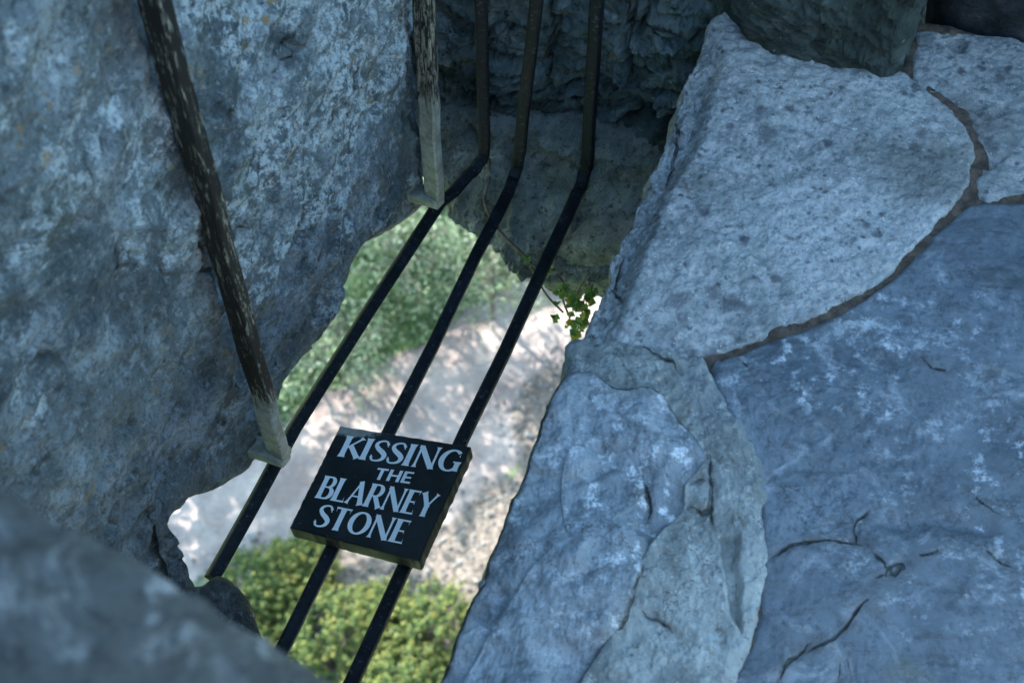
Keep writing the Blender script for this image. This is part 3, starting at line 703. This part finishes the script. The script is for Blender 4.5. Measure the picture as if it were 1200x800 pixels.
def c_h(xy, d):
    h = c_cr(xy) - .012 * np.exp(-(seg_dist(xy, mos) / .014) ** 2)
    up = smooth(-.05, .03, sdf(xy, [fz(*p) for p in ((860, 430), (1000, 440), (1100, 520), (1060, 600), (960, 625), (900, 620), (870, 520))]))
    h = h + up * .0018 * fbm(P3(xy, 4), 24, 5, .6, ridged=True)
    return h + .008 * fbm(P3(xy, 6), 5.5, 4, .5) + .003 * fbm(P3(xy, 7), 18, 4, .55)
o = stone('paving_stone', M['blue'], [fz(*p) for p in C_px], FR, .30, c_h, center=fz(1060, 640), m=1300, rings=260, edge=.008, rough=.004, rscale=16, amp=.006, ascale=3, fine=.0008, seed=7., cracks=LINES_OF[c_cr])
tag(o, 'big smooth blue grey paving stone with fine cracks, nearest on the right', 'paving stone')
# mortar between the kerb stone and the big paving stone, cracked
E_px = [(664, 442), (682, 438), (699, 441), (708, 448), (717, 457), (732, 459), (747, 456), (764, 459), (778, 467), (790, 481), (801, 497), (815, 514), (826, 530), (829, 541), (822, 556), (809, 568), (806, 582), (807, 597), (795, 612), (781, 624), (769, 640), (759, 657), (752, 676), (747, 694), (739, 716), (722, 746), (706, 770), (684, 806), (650, 880), (600, 960), (440, 970), (470, 900), (508, 812), (524, 774), (540, 738), (556, 700), (572, 664), (586, 624), (600, 590), (614, 556), (626, 520), (640, 484), (652, 458)]
D_px = [(672, 398), (712, 398), (745, 400), (780, 412), (828, 422), (846, 452), (868, 500), (892, 548), (902, 600), (901, 650), (893, 710), (876, 770), (850, 830), (800, 960), (640, 980), (500, 900), (530, 800), (575, 670), (612, 590), (640, 500), (655, 450)]
d_cr = cracks_px([[(829, 541), (832, 570), (831, 600), (822, 606), (807, 597)], [(831, 600), (836, 622)], [(809, 568), (820, 564), (831, 568)], [(745, 402), (770, 420), (795, 440)], [(752, 716), (790, 742)]], .0048, .013)
slot = [fz(*p) for p in ((846, 634), (866, 628), (868, 680), (862, 745), (852, 720))]
E_ng = resample([fz(*p) for p in E_px], 140)
def d_h(xy, d):
    h = d_cr(xy) - .016 * smooth(-.004, .007, sdf(xy + .006 * np.column_stack([fbm(P3(xy, 1), 20, 3), fbm(P3(xy, 4), 20, 3)]), slot))
    h = h - .05 * smooth(.004, .016, sdf(xy, E_ng))
    return h + .009 + .006 * fbm(P3(xy, 2), 9, 4, .5) + .003 * fbm(P3(xy, 7), 30, 5, .65)
o = stone('mortar_bed', M['mortar'], [fz(*p) for p in D_px], FR, .25, d_h, center=fz(740, 620), m=1000, rings=220, edge=.016, rough=.014, rscale=15, amp=.007, ascale=9, fine=.002, seed=8., cracks=LINES_OF[d_cr])
tag(o, 'pale cracked mortar between the worn kerb stone and the big smooth paving', kind='structure')
e_cr = cracks_px([[(757, 560), (759, 590), (757, 612), (772, 622)], [(560, 720), (572, 745), (584, 700)], [(640, 560), (665, 566), (700, 562), (718, 545), (735, 528)], [(690, 470), (694, 500), (706, 530), (698, 560)], [(618, 626), (636, 636)], [(668, 596), (690, 604)], [(660, 690), (680, 684), (700, 650)]], .009, .013)
def e_h(xy, d):
    lum = fbm(P3(xy, 12), 8, 3, .45); st = np.column_stack([xy[:, 0] * 1.6 + xy[:, 1] * .5, xy[:, 1] * .8 - xy[:, 0] * .3, np.full(len(xy), 2.)])
    return e_cr(xy) * 1.3 + .022 - .010 * (1 - smooth(0, .10, d)) + .020 * lum + .004 * fbm(st, 17, 4, .5) - .009 * smooth(.45, .9, fbm(P3(xy, 4), 13, 3)) + .002 * fbm(P3(xy, 9), 45, 4, .6)
o = stone('kerb_stone', M['edge'], [fz(*p) for p in E_px], FR, .34, e_h, center=fz(670, 640), m=1100, rings=240, edge=.012, rough=.004, rscale=18, amp=.006, ascale=6, fine=.0010, seed=9., cracks=LINES_OF[e_cr][:1], edge_crack=.55)
tag(o, 'lumpy worn blue kerb stone beside the opening', 'kerb stone')
# soil bed under the joints
def build_bed():
    a = np.concatenate([np.linspace(-.245, .6, 260), np.linspace(.65, 2.2, 40)]); b = np.concatenate([np.linspace(-1.6, .3, 40), np.linspace(.31, 1.78, 420)]); A, B = np.meshgrid(a, b); xy = np.column_stack([A.ravel(), B.ravel()])
    jd = np.minimum.reduce([seg_dist(xy, resample([fz(*p) for p in q], 70), True) for q in (A_px, B_px, C_px)])
    h = -.034 + .029 * np.exp(-(jd / .022) ** 4) + .005 * fbm(P3(xy, 2), 20, 5, .6)
    V = xy[:, :1] * N + xy[:, 1:] * G + h[:, None] * Z; k, m = len(a), len(b)
    i, j = np.meshgrid(np.arange(k - 1), np.arange(m - 1)); q = (j * k + i).ravel(); F = np.column_stack([q, q + 1, q + k + 1, q + k])
    tag(link('floor', V, F, M['soil'], None, True, loc=W(.9, .2, -.02)), 'brown earth in the joints of the paving', kind='structure')
build_bed()
mb = MB(); 
o = stone('recess_dark_block', M['dark'], [(.03, -.25), (.5, -.25), (1.6, -.25), (1.6, .5), (.8, .52), (.03, .5)], (G * 1.80, N, Z, -G), .5, None, m=400, rings=60, edge=.03, rough=.01, amp=.02, ascale=6, seed=12., curve=False)  # block painted near black for the shade of a dark recess
tag(o, 'block painted black for the shaded recess behind the rough paving at the far right', 'stone')

# ---- the near coping stone, out of focus at the lower left, and a stone under it
def hz(u, v, z=.90): p = ngz(onz(u + 8, v - 24, z)); return (p[0], p[1])
fore_px = [(-60, 548), (0, 572), (40, 596), (100, 628), (170, 668), (240, 706), (290, 738), (330, 768), (375, 806), (440, 880), (480, 1000), (420, 1250), (100, 1400), (-400, 1300), (-620, 800), (-400, 560), (-180, 530)]
def fore_h(xy, d): return .012 * fbm(P3(xy, 7), 14, 4, .55)
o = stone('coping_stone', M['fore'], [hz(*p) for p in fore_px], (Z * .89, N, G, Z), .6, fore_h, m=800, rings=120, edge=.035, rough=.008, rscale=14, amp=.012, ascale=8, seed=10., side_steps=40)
tag(o, 'dark blurred coping stone in the near lower left corner', 'stone')
dk = [fz(u, v, -.36) for (u, v) in ((232, 678), (254, 668), (276, 676), (290, 698), (298, 726), (312, 760), (330, 820), (250, 900), (120, 860), (150, 720), (200, 690))]
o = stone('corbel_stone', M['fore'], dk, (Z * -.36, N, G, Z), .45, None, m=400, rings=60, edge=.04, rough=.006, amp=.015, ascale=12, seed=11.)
tag(o, 'small dark stone holding the lower end of the left bar, behind the coping', 'stone')

# ================================================================== IRON
BZ = -.445
def bp(u, v, z=BZ): return onz(u, v, z)
def bar(bend, pts, top_px, label, w=.0215, roll=0.0, seed=0):
    p0 = bp(*bend); path = [np.array(bp(*p)) for p in pts]
    # upright: the vertical through the bend, leaning as the photograph shows
    d = ray(*top_px); gq = (p0 @ G); tp = _C + d * (gq - _C @ G) / (d @ G); up = tp - p0; up = up / up[2]
    top = p0 + up * 1.9
    t1 = path[0] - p0; t1 /= np.linalg.norm(t1); u1 = up / np.linalg.norm(up); r = .05
    arc = [p0 + u1 * r * (1 - s) ** 2 + t1 * r * s ** 2 for s in np.linspace(0, 1, 9)]
    full = [top] + [p0 + u1 * h for h in (1.2, .7, .35, .15)] + arc + [p0 + t1 * .1] + path
    full = np.array(full); full[1:-1] += (np.random.RandomState(seed).normal(size=(len(full) - 2, 3)) * .0013)
    mb = MB(); mb.add(*sweep(full, rect_prof(w, w, .005), up=N, roll=roll))
    return tag(mb.build('safety_bar', M['iron'], None, False, loc=p0), label, 'iron bar', 'bent black iron bars across the gap')
bar((569, 187), [(515, 240), (430, 370), (345, 502), (296, 592), (248, 678)], (562, 0), 'left bent black iron bar passing under the feet of both worn handrails', roll=math.radians(20), seed=1)
bar((607, 200), [(560, 300), (508, 405), (460, 500), (398, 625), (338, 746), (296, 830)], (628, 0), 'middle bent black iron bar, under the left half of the sign', roll=math.radians(8), seed=2)
bar((687, 205), [(640, 305), (592, 412), (546, 510), (478, 655), (412, 796), (380, 865)], (700, 0), 'right bent black iron bar, under the right half of the sign', roll=math.radians(-6), seed=3)

def handrail(px_foot, px_top, zf, hook_n, label, seed, mat):
    """upright worn flat bar on the parapet with a foot that turns back into the stone"""
    pf = onz(*px_foot, zf); root = empty('handrail', pf)
    d = ray(*px_top); tp = _C + d * ((pf @ G) - _C @ G) / (d @ G); up = (tp - pf); up /= up[2]; k = 26
    hs = np.linspace(0, 1.55, k); path = np.array([pf + up * h for h in hs]); path[1:-1] += np.random.RandomState(seed).normal(size=(k - 2, 3)) * .0009
    mb = MB(); mb.add(*sweep(path, rect_prof(.021, .032, .003), up=N, roll=math.radians(seed * 1.0)))
    mb.build('rail', mat, root, False)
    mb = MB(); q = np.array([pf + Z * .010 + N * .013, pf + Z * .010 - N * .02, pf + Z * .006 - N * .06, pf + Z * .0 - N * hook_n])
    mb.add(*sweep(q, rect_prof(.034, .022, .004), up=Z)); mb.build('foot', mat, root, False)
    return tag(root, label, 'handrail', 'worn iron handrails on the parapet')
handrail((328, 536), (180, 0), -.398, .12, 'nearer worn handrail, long and scratched, its foot left of the sign', 8, M['rail'])
handrail((509, 236), (496, 0), -.398, .12, 'farther worn handrail, with a pale bare foot near the pier', 14, M['rail2'])

# ================================================================== SIGN
Sz = {'tl': -.392, 'tr': -.372, 'br': -.376, 'bl': -.394}
TL, TR, BR, BL = (onz(u, v, Sz[k]) for (u, v), k in (((398, 498), 'tl'), ((551.5, 522.5), 'tr'), ((490.5, 656.5), 'br'), ((339, 617), 'bl')))
sn = np.cross(TR - TL, BL - TL); sn /= np.linalg.norm(sn); sn = sn if sn[2] > 0 else -sn
def sp(u, v, h=0.0):                                      # board coordinates: u to the right, v up
    u = np.asarray(u, float)[..., None]; v = np.asarray(v, float)[..., None]
    return BL * (1 - u) * (1 - v) + BR * u * (1 - v) + TR * u * v + TL * (1 - u) * v + sn * h
sign = empty('hanging_sign', (TL + BR) / 2 - sn * .036)
def build_board():
    k = 60; V = []; wear = []; TH = .036; b = .003
    t = np.linspace(0, 1, k); rim = [(x, 0) for x in t[:-1]] + [(1, y) for y in t[:-1]] + [(x, 1) for x in t[::-1][:-1]] + [(0, y) for y in t[::-1][:-1]]
    rim = np.array(rim); rng = np.random.RandomState(3); m = len(rim); c = np.array([.5, .5])
    jit = .006 * fbm(P3(rim, 1), 14, 4)[:, None] * np.sign(rim - c) * (np.abs(rim - c) > .499)
    rings = [(1 - x, 0.0) for x in (.97, .8, .6, .4, .25, .15, .09, .06)] + [(.972, 0), (.985, -.0006), (.996, -.0025), (1.0, -.005), (1.0, -.010), (1.0, -.031), (.997, -.0345), (.985, -TH), (.5, -TH)]
    F = []
    for s, h in rings:
        q = c + (rim - c) * s + jit * s; V.append(sp(q[:, 0], q[:, 1], h))
        tlw = np.exp(-(np.hypot((q[:, 0] - .08) / .36, (q[:, 1] - 1.0) / .15)) ** 2)
        e = .15 * (s > .98) * (h > -.004) + .95 * tlw 
        wear.append(e * np.ones(m))
    V = np.vstack(V); j = np.arange(m)
    for r in range(len(rings) - 1):
        F += [(r * m + a, (r + 1) * m + a, (r + 1) * m + (a + 1) % m, r * m + (a + 1) % m) for a in j]
    F += [tuple(j), tuple((len(rings) - 1) * m + a for a in j[::-1])]
    return link('board', V, F, M['board'], sign, False, attrs={'wear': np.concatenate(wear)})
o = build_board()
def strip(c, w):                                          # a pen stroke: centre line and full widths
    c = np.asarray(c, float); t = np.gradient(c, axis=0); t /= np.linalg.norm(t, axis=1)[:, None]; nn = np.column_stack([-t[:, 1], t[:, 0]]) * (np.asarray(w)[:, None] / 2)
    k = len(c); return np.vstack([c + nn, c - nn]), [(i, i + 1, k + i + 1, k + i) for i in range(k - 1)]
def line_stroke(p, q, w, f0=.0, f1=.0):
    """straight stroke of width w flaring by f0 / f1 at its ends like a brush serif"""
    p, q = np.array(p, float), np.array(q, float); s = np.array([0, .05, .16, .5, .84, .95, 1]); e = np.array([1, .45, .08, 0, .08, .45, 1])
    return strip(p + (q - p) * s[:, None], w + np.where(s < .5, f0, f1) * e)
def vert(x, w, y0=0, y1=1, f=.09): return line_stroke((x, y0), (x, y1), w, f, f)
def horiz(x0, x1, y, w, f1=.10):                          # thin arm with a wedge at its end
    a = line_stroke((x0, y), (x1, y), w); return a
def wedge(x, y, dx, dy): return (np.array([(x, y), (x + dx, y), (x + dx * .9, y + dy), (x + dx * .55, y + dy * .35)]), [(0, 1, 2, 3)])
def arc(cx, cy, rx, ry, a0, a1, thick, thin, k=28):
    a = np.radians(np.linspace(a0, a1, k)); c = np.column_stack([cx + rx * np.cos(a), cy + ry * np.sin(a)])
    return strip(c, thin + (thick - thin) * np.abs(np.cos(a)) ** 1.4)
TK, TN = .19, .075
def curve_stroke(pts, ws, k=44):
    c = resample(np.array(pts, float), k, False); s = np.linspace(0, 1, k); return strip(c, np.interp(s, np.linspace(0, 1, len(ws)), ws))
GL = {
 'K': (.74, [vert(.13, TK), line_stroke((.18, .42), (.64, .97), TN, 0, .16), line_stroke((.30, .56), (.70, .02), TK * .95, 0, .08)]),
 'I': (.34, [vert(.15, TK)]),
 'S': (.60, [curve_stroke([(.50, .80), (.40, .95), (.25, .955), (.12, .87), (.10, .73), (.22, .58), (.38, .46), (.50, .31), (.46, .13), (.30, .045), (.14, .06), (.06, .22)], [.10, .07, .08, .12, .15, .18, .19, .17, .13, .08, .07, .10]), wedge(.53, .72, -.05, .24), wedge(.03, .28, .05, -.25)]),
 'N': (.84, [vert(.11, TN, f=.12), line_stroke((.10, .96), (.70, .02), TK), vert(.71, TN, f=.12)]),
 'G': (.80, [arc(.43, .5, .325, .455, 48, 318, TK, TN, 40), vert(.68, TK * .95, .05, .44, .07), line_stroke((.52, .44), (.80, .44), .06), wedge(.70, .68, -.04, .24)]),
 'B': (.66, [vert(.13, TK), line_stroke((.1, .965), (.36, .965), .07), line_stroke((.1, .525), (.36, .525), .065), line_stroke((.1, .035), (.38, .035), .07), arc(.33, .745, .185, .22, -90, 90, TK * .9, .07), arc(.35, .28, .225, .245, -90, 90, TK, .07)]),
 'L': (.58, [vert(.13, TK), line_stroke((.1, .037), (.54, .037), .075), wedge(.56, .0, -.06, .25)]),
 'A': (.78, [line_stroke((.09, 0), (.37, 1), TN, .14, 0), line_stroke((.35, 1.0), (.66, 0), TK, 0, .09), line_stroke((.18, .34), (.54, .34), .065)]),
 'R': (.72, [vert(.13, TK), line_stroke((.1, .965), (.36, .965), .07), line_stroke((.1, .49), (.36, .49), .065), arc(.34, .73, .19, .235, -90, 90, TK * .95, .07), line_stroke((.34, .49), (.66, .01), TK * .95, 0, .09)]),
 'E': (.58, [vert(.13, TK), line_stroke((.1, .963), (.50, .963), .072), line_stroke((.1, .51), (.42, .51), .065), line_stroke((.1, .037), (.52, .037), .072), wedge(.52, 1.0, -.05, -.22), wedge(.54, .0, -.05, .23), wedge(.44, .42, -.03, .18)]),
 'Y': (.72, [line_stroke((.08, .98), (.37, .44), TK * .95, .09, 0), line_stroke((.64, .98), (.37, .42), TN, .14, 0), vert(.365, TK, 0, .48, .08)]),
 'T': (.66, [vert(.32, TK, 0, .98, .08), line_stroke((.03, .962), (.61, .962), .075), wedge(.02, 1.0, .05, -.24), wedge(.62, 1.0, -.05, -.24)]),
 'O': (.84, [arc(.41, .5, .32, .455, 0, 360, TK, TN, 56)]),
}
SANS = {'T': (.66, [line_stroke((.31, 0), (.31, .95), .17), line_stroke((.02, .92), (.60, .92), .16)]),
        'H': (.74, [line_stroke((.12, 0), (.12, 1), .17), line_stroke((.60, 0), (.60, 1), .17), line_stroke((.1, .5), (.6, .5), .15)]),
        'E': (.58, [line_stroke((.12, 0), (.12, 1), .17), line_stroke((.1, .92), (.52, .92), .16), line_stroke((.1, .5), (.47, .5), .15), line_stroke((.1, .08), (.53, .08), .16)])}
def write(word, a, b, h, hr, font, name):
    """baseline from a to b in board coordinates; cap height h at the left and hr at the right"""
    tot = sum(font[c][0] for c in word) - .04; x = 0; mb = MB(); i = 0
    for c in word:
        for v, F in font[c][1]:
            tx = (v[:, 0] + x) / tot; hh = h + (hr - h) * tx
            U_ = a[0] + (b[0] - a[0]) * tx; V_ = a[1] + (b[1] - a[1]) * tx + hh * v[:, 1]
            mb.add(sp(U_, V_, .0007 + .00006 * (i % 7)), F); i += 1
        x += font[c][0]
    o = mb.build(name, M['letter'], sign)
    return o
LINES = [('KISSING', GL), ('THE', SANS), ('BLARNEY', GL), ('STONE', GL)]
def b_inv(px):                                            # pixel measured on the photograph -> board coordinates
    Q = [np.array(x, float) for x in ((339, 617), (488, 656), (549, 522), (398, 498))]
    u = v = .5
    for _ in range(40):
        p = Q[0] * (1 - u) * (1 - v) + Q[1] * u * (1 - v) + Q[2] * u * v + Q[3] * (1 - u) * v
        du = (Q[1] - Q[0]) * (1 - v) + (Q[2] - Q[3]) * v; dv = (Q[3] - Q[0]) * (1 - u) + (Q[2] - Q[1]) * u
        s = np.linalg.solve(np.column_stack([du, dv]), np.array(px) - p); u += s[0]; v += s[1]
    return u, v
for (word, font), bl, br, tl, tr in zip(LINES,
        [(394.5, 535.5), (435.5, 562.5), (368, 584), (364.5, 616)], [(531, 554.5), (478.5, 568), (500.5, 607.5), (469, 637.5)],
        [(414, 512), (441, 549), (384, 559), (381, 592)], [(540.5, 527.5), (482, 554), (520, 581.5), (479, 611)]):
    A_, B_, C_, D_ = b_inv(bl), b_inv(br), b_inv(tl), b_inv(tr)
    write(word, A_, B_, C_[1] - A_[1], D_[1] - B_[1], font, 'lettering')
mb = MB(); ang = np.linspace(0, 2 * math.pi, 14, endpoint=False); pu, pv = b_inv((401, 557))
mb.add(np.vstack([sp(pu + .017 * np.cos(ang), pv + .018 * np.sin(ang), .0008), sp(np.array([pu]), np.array([pv]), .0012)]), [(j, (j + 1) % 14, 14) for j in range(14)])
mb.build('nail_hole', M['hole'], sign)  # flat dark disc painted as the shade inside a nail hole
tag(sign, 'black painted board with white lettering lying on the iron bars', 'sign')

# ================================================================== SMALL PLANTS
def build_vine():
    root = empty('ivy', ong(668, 345, 1.48)); rng = np.random.RandomState(12)
    mb = MB()
    for L in ([(573, 186), (572, 210), (568, 238), (582, 266), (604, 290), (618, 302)], ):
        p = np.array([ong(u, v, (1.62, 1.60, 1.56, 1.50, 1.465, 1.46)[i]) for i, (u, v) in enumerate(L)]); mb.add(*sweep(resample(p, 26, False), round_prof(.0032, 6), up=N))
    for L in ([(652, 322), (662, 335), (660, 352), (668, 372)], [(690, 320), (676, 345), (684, 372), (676, 398)], [(622, 312), (640, 345), (660, 366)], [(606, 296), (626, 312), (650, 316)]):
        p = np.array([ong(u, v, 1.475) for (u, v) in L]); mb.add(*sweep(resample(p, 14, False), round_prof(.0022, 5), up=N))
    mb.build('stem', M['twig'], root, True)
    pts = []; 
    for (u, v, s, k) in ((668, 352, 9, 22), (680, 362, 10, 30), (662, 342, 8, 12), (678, 380, 8, 22), (674, 394, 5, 10), (690, 345, 8, 14), (640, 316, 6, 5), (616, 304, 5, 4), (650, 372, 4, 4)):
        for _ in range(k): pts.append(ong(u + rng.normal() * s * .6, v + rng.normal() * s * .6, 1.465 + rng.uniform(-.05, .02)))
    P_ = np.array(pts); k = len(P_)
    v_, F = leaves(P_, rng.normal(size=(k, 3)) * .7 + np.array(-G) * .5 + [0, 0, .9], rng.uniform(.010, .022, k), rng, .85, .15)
    link('foliage', v_, F, M['ivy'], root, False, attrs={'tip': np.repeat((rng.uniform(size=k) < .2) * .8, 4)})
    tag(root, 'little ivy plant with bright green leaves hanging under the corbel stones', 'plant')
build_vine()
for o in sc.objects:
    if '_base' in o: del o['_base']
